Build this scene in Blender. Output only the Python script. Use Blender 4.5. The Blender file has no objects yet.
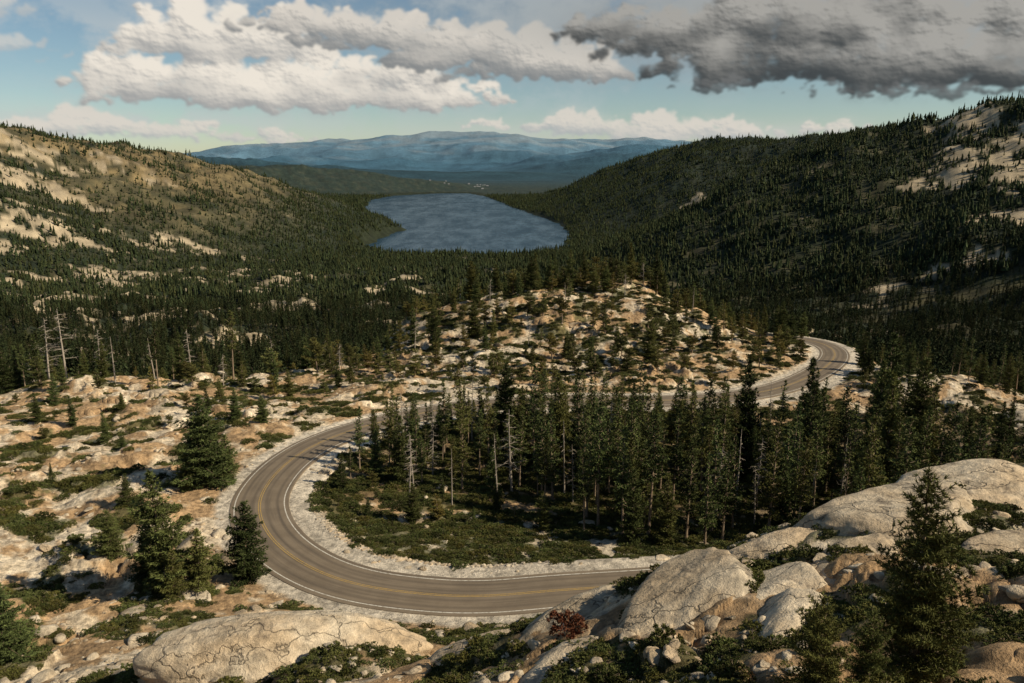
import bpy, math, time
import numpy as np
T0=time.time()
rng=np.random.default_rng(7)
# ---------------------------------------------------------------- noise
def _h(ix,iy,s):
    a=(ix.astype(np.int64)*374761393+iy.astype(np.int64)*668265263+s*1442695041)&0xffffffff
    a=((a^(a>>13))*1274126177)&0xffffffff
    a=((a^(a>>16))*2246822519)&0xffffffff
    return ((a^(a>>15))&0xffffff)/float(0xffffff)
def perlin(x,y,s=0):
    ix=np.floor(x);iy=np.floor(y);fx=x-ix;fy=y-iy
    ux=fx*fx*fx*(fx*(fx*6-15)+10);uy=fy*fy*fy*(fy*(fy*6-15)+10)
    def g(dx,dy):
        a=_h(ix+dx,iy+dy,s)*2*np.pi
        return np.cos(a)*(fx-dx)+np.sin(a)*(fy-dy)
    n0=g(0,0)*(1-ux)+g(1,0)*ux;n1=g(0,1)*(1-ux)+g(1,1)*ux
    return (n0*(1-uy)+n1*uy)*1.5
def fbm(x,y,s=0,o=5,g=.5):
    v=0;a=1;t=0
    for i in range(o):
        v=v+a*perlin(x*2**i+i*17.3,y*2**i-i*9.1,s+i*7);t+=a;a*=g
    return v/t
def ridged(x,y,s=0,o=4):
    v=0;a=1;t=0
    for i in range(o):
        v=v+a*(1-np.abs(perlin(x*2**i+i*3.3,y*2**i+i*5.1,s+i*5))*1.6);t+=a;a*=.5
    return v/t
def worley(x,y,s=0):
    ix=np.floor(x);iy=np.floor(y);f1=np.full(x.shape,9.);f2=np.full(x.shape,9.);idv=np.zeros(x.shape)
    for dx in(-1,0,1):
        for dy in(-1,0,1):
            cx=ix+dx;cy=iy+dy
            r=_h(cx,cy,s)
            d=np.hypot(cx+.1+.8*r-x,cy+.1+.8*_h(cx,cy,s+99)-y)
            m=d<f1
            f2=np.where(m,f1,np.minimum(f2,d));idv=np.where(m,r,idv);f1=np.where(m,d,f1)
    return f1,f2,idv
def sst(a,b,v):
    t=np.clip((v-a)/(b-a),0,1);return t*t*(3-2*t)
# ---------------------------------------------------------------- road line
RP=np.array([(150,86,-45),(125,92,-47),(95,97,-49.5),(62,97,-51),(35,93,-52),(20,90.5,-52),(5.9,88.8,-52),(-2.7,87.5,-52),(-10,87.8,-52),(-18.9,90,-52),(-26.2,94.4,-52),(-32.7,101.3,-52),(-37.4,109.8,-52),(-39.6,118.9,-52),(-39.4,132.1,-52.5),(-35.7,144.7,-53),(-27.4,158.2,-54),(-11.8,171.5,-55),(11.3,180,-56),(40.5,184.8,-57.5),(65.5,196,-58.5),(85.5,216,-59),(100,240,-60),(103,260,-61),(94,277,-62.5),(75,296,-65),(62,325,-70),(70,360,-77),(95,400,-88)],float)
def catmull(P,n):
    out=[]
    for i in range(1,len(P)-2):
        p0,p1,p2,p3=P[i-1],P[i],P[i+1],P[i+2]
        for t in np.linspace(0,1,n,endpoint=False):
            out.append(.5*((2*p1)+(-p0+p2)*t+(2*p0-5*p1+4*p2-p3)*t*t+(-p0+3*p1-3*p2+p3)*t**3))
    return np.array(out)
RC=catmull(RP,24)
for _ in range(40):
    RC[1:-1]=.5*RC[1:-1]+.25*(RC[:-2]+RC[2:])
seg=np.r_[0,np.cumsum(np.linalg.norm(np.diff(RC[:,:2],axis=0),axis=1))]
nS=int(seg[-1]);sv=np.linspace(0,seg[-1],nS)
RC=np.stack([np.interp(sv,seg,RC[:,k]) for k in range(3)],1)
RT=np.gradient(RC[:,:2],axis=0);RT/=np.linalg.norm(RT,axis=1)[:,None]
RN=np.stack([-RT[:,1],RT[:,0]],1)
gx0,gx1,gy0,gy1,gs=-62.,170.,66.,420.,.6
GX,GY=np.meshgrid(np.arange(gx0,gx1,gs),np.arange(gy0,gy1,gs))
gp=np.stack([GX.ravel(),GY.ravel()],1)
gd=np.empty(len(gp));gz=np.empty(len(gp))
for a in range(0,len(gp),20000):
    q=gp[a:a+20000]
    D=(q[:,0,None]-RC[None,:,0])**2+(q[:,1,None]-RC[None,:,1])**2
    k=D.argmin(1)
    v=q-RC[k,:2]
    sgn=np.sign(v[:,0]*RN[k,0]+v[:,1]*RN[k,1])
    gd[a:a+20000]=np.sqrt(D[np.arange(len(q)),k])*-sgn
    gz[a:a+20000]=RC[k,2]
gd=gd.reshape(GX.shape);gz=gz.reshape(GX.shape)
def roadinfo(x,y):
    fx=np.clip((x-gx0)/gs,0,GX.shape[1]-1.001);fy=np.clip((y-gy0)/gs,0,GX.shape[0]-1.001)
    inside=(x>gx0)&(x<gx1-gs)&(y>gy0)&(y<gy1-gs)
    ix=fx.astype(int);iy=fy.astype(int);tx=fx-ix;ty=fy-iy
    def s(A):return (A[iy,ix]*(1-tx)+A[iy,ix+1]*tx)*(1-ty)+(A[iy+1,ix]*(1-tx)+A[iy+1,ix+1]*tx)*ty
    return np.where(inside,s(gd),99.),s(gz)
# ---------------------------------------------------------------- near terrain control heights
CP=[(0,0,-1.7),(0,5,-5),(0,12,-10.5),(-8,-10,-1),(20,-15,-1),(-30,-10,-6),(14,8,-9),(25,12,-12),(40,20,-14),(-14,14,-14),(-30,30,-27),(-60,40,-41),(-90,30,-44),
(7.5,28,-20.9),(12.6,22.8,-17.2),(18,24.5,-18.4),(19.4,36.5,-20.6),(26.9,38.3,-21.5),(35,51,-24),(50,45,-24),(-.7,39.5,-29.2),(-14.6,48.2,-35.8),(-35,59.6,-43.9),(-48.6,66.6,-49),
(3.6,54,-34.2),(8.3,47.4,-26.8),(11.3,44,-23.3),(14.9,46,-23.4),(21.9,51.3,-23.4),(30,58,-24.4),(42.7,65.8,-27.2),(60,76,-31),(90,80,-36),
(-15,62,-41.5),(-30,66,-46),(-15,75,-49),(0,62,-41),(8,66,-43),(5,76,-49.5),(-45,75,-50),(20,70,-42),(35,78,-45),(-62,87,-51),(-76,110,-51),(-60,125,-52),(-55,100,-52),(-90,140,-54),(-122,183,-57),(-113,211,-60),(-64,186,-57),(-70,150,-54),(-63,229,-63),(-150,150,-56),(-150,100,-52),(-130,60,-48),
(-130,260,-86),(-60,285,-86),(-150,330,-122),(-200,220,-90),(-220,120,-70),
(-20,257,-57),(28,248,-55),(35,318,-49.5),(60,312,-51.5),(10,310,-51.5),(-12,301,-54),(-41,284,-61),(67,282,-54.5),(75,258,-58),(13,214,-58),(45,225,-57.5),(-30,215,-59),
(35,400,-88),(-20,380,-92),(110,350,-86),(35,480,-128),
(108,216,-60),(124,195,-58),(150,250,-78),(130,300,-86),(200,230,-76),(180,170,-60),(150,140,-52),
(60,130,-58),(40,115,-57),(90,130,-58),(70,160,-58),(0,110,-55),(0,140,-56),(-20,125,-54.5),(110,110,-49),(100,170,-58),(30,160,-57),
(-300,300,-130),(300,400,-140),(0,520,-145),(-250,450,-150),(250,100,-50),(300,250,-95),(-300,100,-90)]
CP=np.array(CP+[tuple(p) for p in RP[1:26]],float)
sc=100.
P2=CP[:,:2]/sc;nC=len(P2)
def tps(r2):return .5*r2*np.log(r2+1e-12)
K=tps(((P2[:,None]-P2[None])**2).sum(2))+np.eye(nC)*.0006
A=np.zeros((nC+3,nC+3));A[:nC,:nC]=K;A[:nC,nC]=1;A[:nC,nC+1:]=P2;A[nC,:nC]=1;A[nC+1:,:nC]=P2.T
W=np.linalg.solve(A,np.r_[CP[:,2],0,0,0])
def nearbase(x,y):
    out=np.empty(x.shape);X=x/sc;Y=y/sc
    for a in range(0,len(x),40000):
        q=X[a:a+40000];p=Y[a:a+40000]
        r2=(q[:,None]-P2[None,:,0])**2+(p[:,None]-P2[None,:,1])**2
        out[a:a+40000]=tps(r2)@W[:nC]+W[nC]+W[nC+1]*q+W[nC+2]*p
    return out
# ---------------------------------------------------------------- far terrain
LAKE=np.array([(-330,2760),(-520,2830),(-560,3050),(-545,3350),(-500,3650),(-600,3950),(-760,4400),(-930,5200),(-1060,6170),(-970,6850),(-620,7250),(-400,7250),(-240,6700),(-140,6100),(0,5200),(140,4500),(245,3920),(232,3400),(175,2950),(50,2790),(-100,2740)],float)
def lake_sd(x,y):
    d=np.full(x.shape,1e9);ins=np.zeros(x.shape,bool);n=len(LAKE)
    for i in range(n):
        a=LAKE[i];b=LAKE[(i+1)%n];e=b-a
        t=np.clip(((x-a[0])*e[0]+(y-a[1])*e[1])/(e@e),0,1)
        d=np.minimum(d,np.hypot(x-a[0]-t*e[0],y-a[1]-t*e[1]))
        c=((a[1]>y)!=(b[1]>y))&(x<(b[0]-a[0])*(y-a[1])/(b[1]-a[1]+1e-9)+a[0])
        ins^=c
    return np.where(ins,-d,d)+fbm(x/110,y/110,501,3)*35
def ridge(x,y,pts,slope,r0=80.):
    out=np.full(x.shape,-1e9)
    for a,b in zip(pts[:-1],pts[1:]):
        a=np.array(a,float);b=np.array(b,float);e=b[:2]-a[:2]
        t=np.clip(((x-a[0])*e[0]+(y-a[1])*e[1])/(e@e),0,1)
        d=np.hypot(x-a[0]-t*e[0],y-a[1]-t*e[1])
        out=np.maximum(out,a[2]+t*(b[2]-a[2])-slope*(np.sqrt(d*d+r0*r0)-r0))
    return out
RIDGES=[
 ([(-1300,200,-70),(-1750,900,-40),(-1900,1800,30),(-1800,2700,104),(-1640,2900,72),(-1480,3100,36),(-1370,3300,-4),(-1190,3500,-70),(-980,3700,-185),(-640,3950,-305)],.37,70),
 ([(1000,200,0),(1350,700,60),(1350,1300,90),(1110,1900,98),(980,1980,90),(850,2050,20),(572,2200,-165),(368,2300,-260)],.48,60),
 ([(1110,1900,98),(1700,2300,130),(2400,2600,150)],.45,60),
 ([(2400,2800,150),(1650,3400,110),(1240,4000,88),(1105,4700,70),(880,5500,-28),(553,6500,-240),(245,7000,-322)],.46,100),
 ([(-3600,5600,0),(-2700,7000,-40),(-1700,7500,-110),(-720,8000,-245),(-250,8500,-320)],.30,150),
 ([(-9000,12000,20),(-5000,12500,-60),(-2800,12500,-120),(-1000,12000,-230),(400,12000,-240)],.16,300),
 ([(-9000,16000,60),(-6000,17000,0),(-4100,17000,-70),(-2600,17000,-110),(-1200,17000,-180),(200,16500,-150),(1300,16000,0),(2500,16000,150),(4200,16000,110),(7000,15000,200)],.16,300),
 ([(-14000,26000,100),(-10400,26000,163),(-8500,26000,230),(-6200,26000,471),(-4600,26000,380),(-2650,26000,630),(-1050,26000,660),(950,26000,500),(2950,26000,471),(4950,26000,450),(7000,26000,250),(9600,26000,200),(16000,25000,200)],.13,500),
]
def farheight(x,y):
    r=np.hypot(x,y)
    floor=np.interp(y,[-500,300,450,700,1000,1500,2200,2750,7000,9000,40000],[-60,-100,-132,-188,-228,-272,-308,-326,-322,-320,-310])
    floor=floor+np.abs(fbm(x/420,y/420,3,4))*30*sst(400,1200,r)*sst(2900,2300,y)
    floor=floor+np.clip(ridged(x/210,y/150,5,3)-.55,0,1)*45*sst(600,1000,r)*sst(2500,1900,y)
    hs=[floor]
    for i,(p,s,r0) in enumerate(RIDGES):hs.append(ridge(x,y,p,s,r0))
    k=22.
    m=np.maximum.reduce(hs)
    h=m+k*np.log(sum(np.exp((q-m)/k) for q in hs))-k*.1
    up=sst(-310,-60,h)
    amp=sst(300,900,r)
    g=ridged(x/700+3,y/700,11,4)-.55
    h=h+amp*up*(g*65+fbm(x/170,y/170,21,4)*26)*sst(20000,10000,r)
    h=h+amp*fbm(x/60,y/60,31,3)*6*sst(12000,8000,r)
    fa=sst(9000,15000,r)
    h=h+fa*((ridged(x/4200,y/4200,41,4)-.6)*330)*sst(-330,0,h)
    sd=lake_sd(x,y)
    h=np.maximum(h,-327.)
    w=sst(-40,70,sd)
    return np.where(sd<70,-336+(h+336)*w,h)
def slabmask(x,y):
    return sst(-.25,.2,fbm(x/38+5,y/38,51,3))
def height(x,y):
    x=np.asarray(x,float).ravel();y=np.asarray(y,float).ravel()
    r=np.hypot(x,y)
    h=np.zeros(x.shape)
    mf=r>330
    if mf.any():h[mf]=farheight(x[mf],y[mf])
    mn=r<520
    if mn.any():
        X=x[mn];Y=y[mn];R=r[mn]
        b=nearbase(X,Y)
        sd,rz=roadinfo(X,Y)
        ad=np.abs(sd)
        isl=(sd>0)&(Y<178)&(X<80)&(ad<60)
        calm=np.where(isl,.25,1.)*sst(6,18,R)
        am=.35+.65*slabmask(X,Y)
        wx=X+fbm(X/6,Y/6,61,3)*3.;wy=Y+fbm(X/6,Y/6,62,3)*3.
        c,s_=math.cos(.5),math.sin(.5)
        ux=wx*c+wy*s_;uy=-wx*s_+wy*c
        f1,f2,idv=worley(ux/9.,uy/5.,71)
        g1,g2,id2=worley(ux/3.4+9,uy/2.1,72)
        k1,k2,id3=worley(ux/1.3+4,uy/.9,73)
        big=np.clip(1-(f1/.75)**2,0,1)**.6*(.3+idv)*1.9
        med=np.clip(1-(g1/.7)**2,0,1)**.6*np.clip(id2*1.5-.25,0,2)*.95
        sml=np.clip(1-(k1/.7)**2,0,1)**.6*np.clip(id3*1.6-.5,0,2)*.38
        rel=(big+med*sst(-.2,.25,fbm(X/17,Y/17,81,3))+sml*sst(-.1,.3,fbm(X/11,Y/11,82,3)))*am
        sm=fbm(X/26,Y/26,91,4)*2.6+fbm(X/4,Y/4,92,3)*.3
        slopef=np.where((X<12)&(Y>54)&(Y<86)&(X>-45),.35,1.)
        n=(rel-1.0)*calm*slopef+sm*calm
        bw=sst(4.9,16,ad)
        hn=b+n*bw*sst(520,380,R)
        wr=sst(4.6,11,ad)
        hn=np.where(ad<11,(rz-.12)*(1-wr)+hn*wr,hn)
        ins=(sd>0)&(sd<9.5)
        w2=sst(7.0,9.5,sd)
        hn=np.where(ins,(rz-.12-.03*sd)*(1-w2)+hn*w2,hn)
        t=sst(340,510,R)
        h[mn]=np.where(R>330,hn*(1-t)+h[mn]*t,hn)
    return h
def h1(x,y):return float(height(np.array([x]),np.array([y]))[0])
# ---------------------------------------------------------------- cover masks
GRAN=[(1010,1620,190,130),(1020,1850,110,80),(960,1500,90,60),(900,1320,120,50),(480,1000,110,40),(330,980,60,30),(640,1250,90,35),(-1150,2000,220,60),(-1450,2350,260,110),(-1600,2600,220,90),(-1300,2750,200,50),(-900,2250,150,40),(-760,1900,200,45),(760,3300,60,200),(470,2900,90,40),(-560,900,150,50),(-330,760,130,45),(-420,1300,130,60),(-700,1450,180,50),(-280,560,100,40),(-900,1300,180,60),(-200,1600,90,40),(-420,640,120,40),(-480,1080,120,35)]
def granfar(x,y):
    g=np.zeros(x.shape)
    wx=x+fbm(x/120,y/120,301,4)*160;wy=y+fbm(x/120,y/120,302,4)*110
    for a,b,ra,rb in GRAN:
        g=np.maximum(g,1.15-np.hypot((wx-a)/ra,(wy-b)/rb)*.9)
    n=fbm(x/55,y/38,101,5,.62)
    left=sst(200,-500,x)*sst(2500,1700,y)
    base=fbm(x/200,y/100,111,5,.6)
    v=sst(.16,.36,g*.5+n*.95)*sst(.05,.3,g)
    v=np.maximum(v,sst(.15,.30,base+.13*left-.05+n*.3)*.95*sst(4500,2200,y)*(.35+.65*left))
    return v
def forest(x,y):
    g=granfar(x,y)
    f=1-g*.93
    up=sst(-600,-1050,x)*sst(2000,2500,y)*sst(3900,3500,y)
    f=f*(1-.82*up*sst(-.22,.08,fbm(x/230,y/160,121,5)+.06))
    lo_=sst(2600,1800,y)
    f=f*((.80-.35*lo_)+(.20+.35*lo_)*sst(-.25,.12,fbm(x/95,y/60,122,5,.6)+.05))
    return np.clip(f,0,1)
def shrubmask(x,y):
    sd,_=roadinfo(x,y)
    n=fbm(x/9,y/7,131,5,.6)
    v=n*1.25-.05
    isl=(sd>9)&(y<178)&(x<80)&(sd<60)
    v=np.where(isl,n+.30,v)
    v=v+.50*np.exp(-(((x+12)/30)**2+((y-77)/6)**2))+.35*np.exp(-(((x-5)/12)**2+((y-60)/9)**2))
    v=v+.38*np.exp(-(((x-29)/6)**2+((y-40)/7)**2))+.14*sst(200,260,y)
    v=v+.16*sst(62,48,np.hypot(x,y))*(x>-5)
    v=np.where(np.abs(sd)<7.5,-1,v)
    return v
# ---------------------------------------------------------------- helpers
def mesh_from(name,V,F,mats,midx=None,tint=None,smooth=False,col=None):
    V=np.asarray(V,np.float32);F=np.asarray(F,np.int32);k=F.shape[1]
    me=bpy.data.meshes.new(name)
    me.vertices.add(len(V));me.vertices.foreach_set('co',V.ravel())
    me.loops.add(F.size);me.loops.foreach_set('vertex_index',F.ravel())
    me.polygons.add(len(F));me.polygons.foreach_set('loop_start',np.arange(0,F.size,k,dtype=np.int32))
    try:me.polygons.foreach_set('loop_total',np.full(len(F),k,dtype=np.int32))
    except Exception:pass
    for m in mats:me.materials.append(m)
    if midx is not None:me.polygons.foreach_set('material_index',np.asarray(midx,np.int32))
    me.polygons.foreach_set('use_smooth',np.full(len(F),smooth,dtype=bool))
    if tint is not None:
        a=me.attributes.new('tint','FLOAT','POINT');a.data.foreach_set('value',np.asarray(tint,np.float32))
    if col is not None:
        a=me.attributes.new('baked_col','FLOAT_COLOR','POINT')
        a.data.foreach_set('color',np.c_[col,np.ones(len(col))].astype(np.float32).ravel())
    me.update();me.validate()
    return me
def link(name,me,loc=(0,0,0),rz=0,s=1,coll=None):
    o=bpy.data.objects.new(name,me);o.location=loc;o.rotation_euler=(0,0,rz)
    o.scale=(s,s,s) if np.isscalar(s) else s
    (coll or bpy.context.scene.collection).objects.link(o);return o
class NT:
    def __init__(s,nt):s.t=nt;s.n=nt.nodes;s.l=nt.links
    def add(s,typ,**kw):
        n=s.n.new(typ)
        for k,v in kw.items():
            if k=='inp':
                for a,b in v.items():
                    if isinstance(b,bpy.types.NodeSocket):s.l.new(b,n.inputs[a])
                    else:n.inputs[a].default_value=b
            else:setattr(n,k,v)
        return n
    def m(s,op,a,b=None,c=None,clamp=False):
        n=s.n.new('ShaderNodeMath');n.operation=op;n.use_clamp=clamp
        for i,v in enumerate((a,b,c)):
            if v is None:continue
            if isinstance(v,bpy.types.NodeSocket):s.l.new(v,n.inputs[i])
            else:n.inputs[i].default_value=v
        return n.outputs[0]
    def mix(s,f,a,b,blend='MIX'):
        n=s.n.new('ShaderNodeMix');n.data_type='RGBA';n.blend_type=blend
        for i,v in ((0,f),(6,a),(7,b)):
            if isinstance(v,bpy.types.NodeSocket):s.l.new(v,n.inputs[i])
            else:n.inputs[i].default_value=v if i==0 else (*v,1)[:4]
        return n.outputs[2]
    def ramp(s,f,a,b,lo=0.,hi=1.):
        n=s.n.new('ShaderNodeMapRange');n.interpolation_type='SMOOTHSTEP'
        s.l.new(f,n.inputs[0]);n.inputs[1].default_value=a;n.inputs[2].default_value=b;n.inputs[3].default_value=lo;n.inputs[4].default_value=hi
        return n.outputs[0]
def newmat(name):
    m=bpy.data.materials.new(name);m.use_nodes=True
    t=NT(m.node_tree);b=m.node_tree.nodes['Principled BSDF']
    b.inputs['Specular IOR Level'].default_value=.2
    return m,t,b
def noise(t,vec,scale,detail=5,rough=.55,dist=0):
    n=t.add('ShaderNodeTexNoise',inp={'Scale':scale,'Detail':detail,'Roughness':rough,'Distortion':dist})
    t.l.new(vec,n.inputs['Vector']);return n.outputs['Fac']
# ---------------------------------------------------------------- materials
mT,t,b=newmat('mountain_ground')
geo=t.add('ShaderNodeNewGeometry');att=t.add('ShaderNodeAttribute',attribute_name='baked_col')
rk=t.add('ShaderNodeAttribute',attribute_name='tint')
p=geo.outputs['Position']
n2=noise(t,p,1.1,6,.68);n3=noise(t,p,8.,3,.7);nf=noise(t,p,.022,6,.72)
v1=t.ramp(n2,.28,.72,.5,1.5);v2=t.ramp(n3,.2,.8,.78,1.24);v0=t.ramp(nf,.3,.7,.75,1.3)
mm=t.m('MULTIPLY',t.m('MULTIPLY',v1,v2),v0)
cc=t.add('ShaderNodeVectorMath',operation='SCALE');t.l.new(att.outputs['Color'],cc.inputs[0]);t.l.new(mm,cc.inputs[3])
nl=noise(t,p,.45,5,.7)
dk=t.m('MULTIPLY',t.ramp(nl,.53,.68,0.,.6),rk.outputs['Fac'])
t.l.new(t.mix(dk,cc.outputs[0],(.12,.09,.062)),b.inputs['Base Color']);b.inputs['Roughness'].default_value=.95
hh=t.m('ADD',t.m('MULTIPLY',n2,.45),t.m('MULTIPLY',n3,.10))
bp=t.add('ShaderNodeBump',inp={'Strength':.85,'Distance':1.0});t.l.new(hh,bp.inputs['Height']);t.l.new(bp.outputs[0],b.inputs['Normal'])
mR,t,b=newmat('granite')
geo=t.add('ShaderNodeNewGeometry');p=geo.outputs['Position']
n1=noise(t,p,.16,4,.6);n2=noise(t,p,1.1,6,.65);n3=noise(t,p,9.,4,.7);n4=noise(t,p,.6,6,.72,.6)
oi=t.add('ShaderNodeObjectInfo')
base=t.mix(t.ramp(n1,.35,.65),(.62,.51,.365),(.54,.40,.25))
base=t.mix(t.ramp(n4,.51,.68,0,.75),base,(.20,.155,.11))
wv=t.add('ShaderNodeTexNoise',inp={'Scale':.5,'Detail':4.});t.l.new(p,wv.inputs['Vector'])
sc_=t.add('ShaderNodeVectorMath',operation='SCALE',inp={3:3.});t.l.new(wv.outputs['Color'],sc_.inputs[0])
mp=t.add('ShaderNodeVectorMath',operation='ADD');t.l.new(p,mp.inputs[0]);t.l.new(sc_.outputs[0],mp.inputs[1])
m2=t.add('ShaderNodeMapping',inp={'Scale':(.10,.32,.22),'Rotation':(0,.2,.5)});t.l.new(mp.outputs[0],m2.inputs[0])
vo=t.add('ShaderNodeTexVoronoi',feature='DISTANCE_TO_EDGE',inp={'Scale':1.});t.l.new(m2.outputs[0],vo.inputs['Vector'])
crack=t.ramp(vo.outputs['Distance'],0.,.018,.4,1.)
mm=t.m('MULTIPLY',t.m('MULTIPLY',t.ramp(n2,.25,.75,.65,1.25),t.ramp(n3,.2,.8,.78,1.18)),t.m('MULTIPLY',crack,t.m('ADD',.78,t.m('MULTIPLY',oi.outputs['Random'],.36))))
cc=t.add('ShaderNodeVectorMath',operation='SCALE');t.l.new(base,cc.inputs[0]);t.l.new(mm,cc.inputs[3])
t.l.new(cc.outputs[0],b.inputs['Base Color']);b.inputs['Roughness'].default_value=.92
hh=t.m('ADD',t.m('MULTIPLY',n2,.45),t.m('ADD',t.m('MULTIPLY',n3,.10),t.m('MULTIPLY',crack,.14)))
bp=t.add('ShaderNodeBump',inp={'Strength':.8,'Distance':1.0});t.l.new(hh,bp.inputs['Height']);t.l.new(bp.outputs[0],b.inputs['Normal'])
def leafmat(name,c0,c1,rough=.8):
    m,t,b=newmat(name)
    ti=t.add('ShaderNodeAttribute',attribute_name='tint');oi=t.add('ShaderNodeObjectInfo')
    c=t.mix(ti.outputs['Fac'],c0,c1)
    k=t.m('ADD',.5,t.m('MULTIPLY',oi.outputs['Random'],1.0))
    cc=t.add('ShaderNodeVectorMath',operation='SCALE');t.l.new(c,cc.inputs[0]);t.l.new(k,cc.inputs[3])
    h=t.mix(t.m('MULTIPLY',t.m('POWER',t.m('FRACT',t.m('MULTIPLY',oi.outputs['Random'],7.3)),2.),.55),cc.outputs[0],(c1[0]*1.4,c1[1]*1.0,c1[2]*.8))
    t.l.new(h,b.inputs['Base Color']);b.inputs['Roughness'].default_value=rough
    b.inputs['Specular IOR Level'].default_value=.08
    return m
mN=leafmat('pine_needles',(.012,.020,.008),(.125,.150,.048))
mNf=leafmat('far_conifer_needles',(.006,.011,.006),(.052,.068,.027))
mOl=leafmat('weathered_pine_needles',(.024,.030,.012),(.165,.165,.052))
mS=leafmat('shrub_leaves',(.024,.033,.011),(.13,.145,.045))
mDead=leafmat('dry_red_needles',(.06,.028,.018),(.15,.07,.04))
def barkmat(name,c0,c1):
    m,t,b=newmat(name);g=t.add('ShaderNodeTexCoord')
    mp=t.add('ShaderNodeMapping',inp={'Scale':(6,6,1.2)});t.l.new(g.outputs['Object'],mp.inputs[0])
    n=noise(t,mp.outputs[0],2.,3,.7);t.l.new(t.mix(t.ramp(n,.3,.7),c0,c1),b.inputs['Base Color']);b.inputs['Roughness'].default_value=.9
    return m
mB=barkmat('pine_bark',(.15,.105,.068),(.40,.29,.19))
mG=barkmat('weathered_dead_wood',(.26,.21,.165),(.46,.385,.30))
# ---------------------------------------------------------------- terrain sheet
az_d=np.radians(np.linspace(-42,42,1120))
az_c=np.radians(np.r_[np.linspace(-180,-44,40)]);az_c2=np.radians(np.linspace(44,180,40))
AZ=np.r_[az_c,az_d,az_c2]
r=[.6]
while r[-1]<46000:
    q=r[-1];r.append(q*(1+(.05 if q<18 else .0046 if q<360 else .0085 if q<9000 else .012)))
RR=np.array(r)
AA,RRg=np.meshgrid(AZ,RR)
X=(np.sin(AA)*RRg).ravel();Y=(np.cos(AA)*RRg).ravel()
Z=height(X,Y)
nr,na=len(RR),len(AZ)
idx=np.arange(nr*na).reshape(nr,na)
F=np.stack([idx[:-1,:-1],idx[:-1,1:],idx[1:,1:],idx[1:,:-1]],-1).reshape(-1,4)[:, ::-1]
R=np.hypot(X,Y)
def baked_col(x,y,z,r):  # ground colour, with distance haze painted into the far part
    n=len(x);col=np.zeros((n,3));rock=np.zeros(n)
    near=r<620
    X=x[near];Y=y[near]
    f=fbm(X/9,Y/9,141,5);f2=fbm(X/30,Y/30,142,4);f3=fbm(X/2.2,Y/2.2,143,4)
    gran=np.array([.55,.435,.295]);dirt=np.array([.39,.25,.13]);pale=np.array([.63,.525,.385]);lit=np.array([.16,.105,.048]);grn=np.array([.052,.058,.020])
    rk=sst(-.10,.10,f+f2*.6+f3*.25-.02)
    c=dirt+(gran-dirt)*rk[:,None]
    c=c+(pale-c)*(sst(.05,.35,f2+f3*.4)*.6*rk)[:,None]
    c=c*(1+f3*.5)[:,None]
    sh=sst(0.04,.2,shrubmask(X,Y)+f3*.14)
    c=c+(grn*1.2-c)*(sh*.8)[:,None]
    sd,_=roadinfo(X,Y);ad=np.abs(sd)
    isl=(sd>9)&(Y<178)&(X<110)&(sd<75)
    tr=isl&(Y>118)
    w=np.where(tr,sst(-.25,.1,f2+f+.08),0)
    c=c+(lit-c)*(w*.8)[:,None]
    gv=sst(9.6,8.2,np.where(sd>0,sd+f3*1.0,ad+2.4+f3))*(ad<11)
    grav=np.array([.52,.44,.335])*(1+f3*.35)[:,None]
    c=c+(grav-c)*gv[:,None]
    rk=rk*(1-gv)*(1-sh)
    col[near]=c;rock[near]=rk
    far=r>360
    X=x[far];Y=y[far];Zf=z[far];Rf=r[far]
    fo=forest(X,Y);g=granfar(X,Y)
    f=fbm(X/45,Y/45,151,5);f2=fbm(X/300,Y/300,152,4)
    fl=np.array([.022,.027,.012])*(1+f*.6)[:,None]
    ol=np.array([.125,.098,.044])*(1+f*.9)[:,None]
    c=fl+(ol-fl)*(np.clip(1-fo,0,1)*.85)[:,None]
    gr=np.array([.47,.365,.235])*(1+f*.6)[:,None]
    c=c+(gr-c)*(sst(.2,.8,g+f*.35)*.85)[:,None]
    up=sst(-700,-1300,X)*sst(2200,2700,Y)*sst(4200,3600,Y)
    br=np.array([.185,.128,.056])*(1+f*1.3)[:,None]
    c=c+(br-c)*(up*sst(-.2,.2,f+f2+.02)*.85)[:,None]
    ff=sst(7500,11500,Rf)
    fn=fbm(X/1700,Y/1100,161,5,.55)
    lowc=np.array([.024,.056,.072]);midc=np.array([.050,.115,.165]);hic=np.array([.235,.275,.30])  # far ranges tinted blue: aerial haze put into the colour
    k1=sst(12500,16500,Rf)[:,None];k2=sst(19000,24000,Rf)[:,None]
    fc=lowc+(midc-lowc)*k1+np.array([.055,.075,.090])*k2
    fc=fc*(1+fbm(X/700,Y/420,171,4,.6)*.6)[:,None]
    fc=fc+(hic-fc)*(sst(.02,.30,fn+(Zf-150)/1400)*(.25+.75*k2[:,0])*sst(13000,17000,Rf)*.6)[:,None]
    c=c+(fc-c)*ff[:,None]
    hz=(1-np.exp(-Rf/24000))*.55*(1-ff)  # haze amount by distance, blended into the ground colour
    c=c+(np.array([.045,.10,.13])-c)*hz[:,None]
    ls=lake_sd(X,Y)
    c=np.where((np.abs(ls)<160)[:,None],c+(fl*.9-c)*(sst(160,60,np.abs(ls))*.9)[:,None],c)
    t=sst(380,600,Rf)[:,None]
    col[far]=np.where(Rf[:,None]<620,col[far]*(1-t)+c*t,c)
    return np.clip(col,.004,.8),rock
COL,ROCK=baked_col(X,Y,Z,R)
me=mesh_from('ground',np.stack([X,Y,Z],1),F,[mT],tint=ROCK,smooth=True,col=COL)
link('ground',me)
print('ground built',time.time()-T0)
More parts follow.
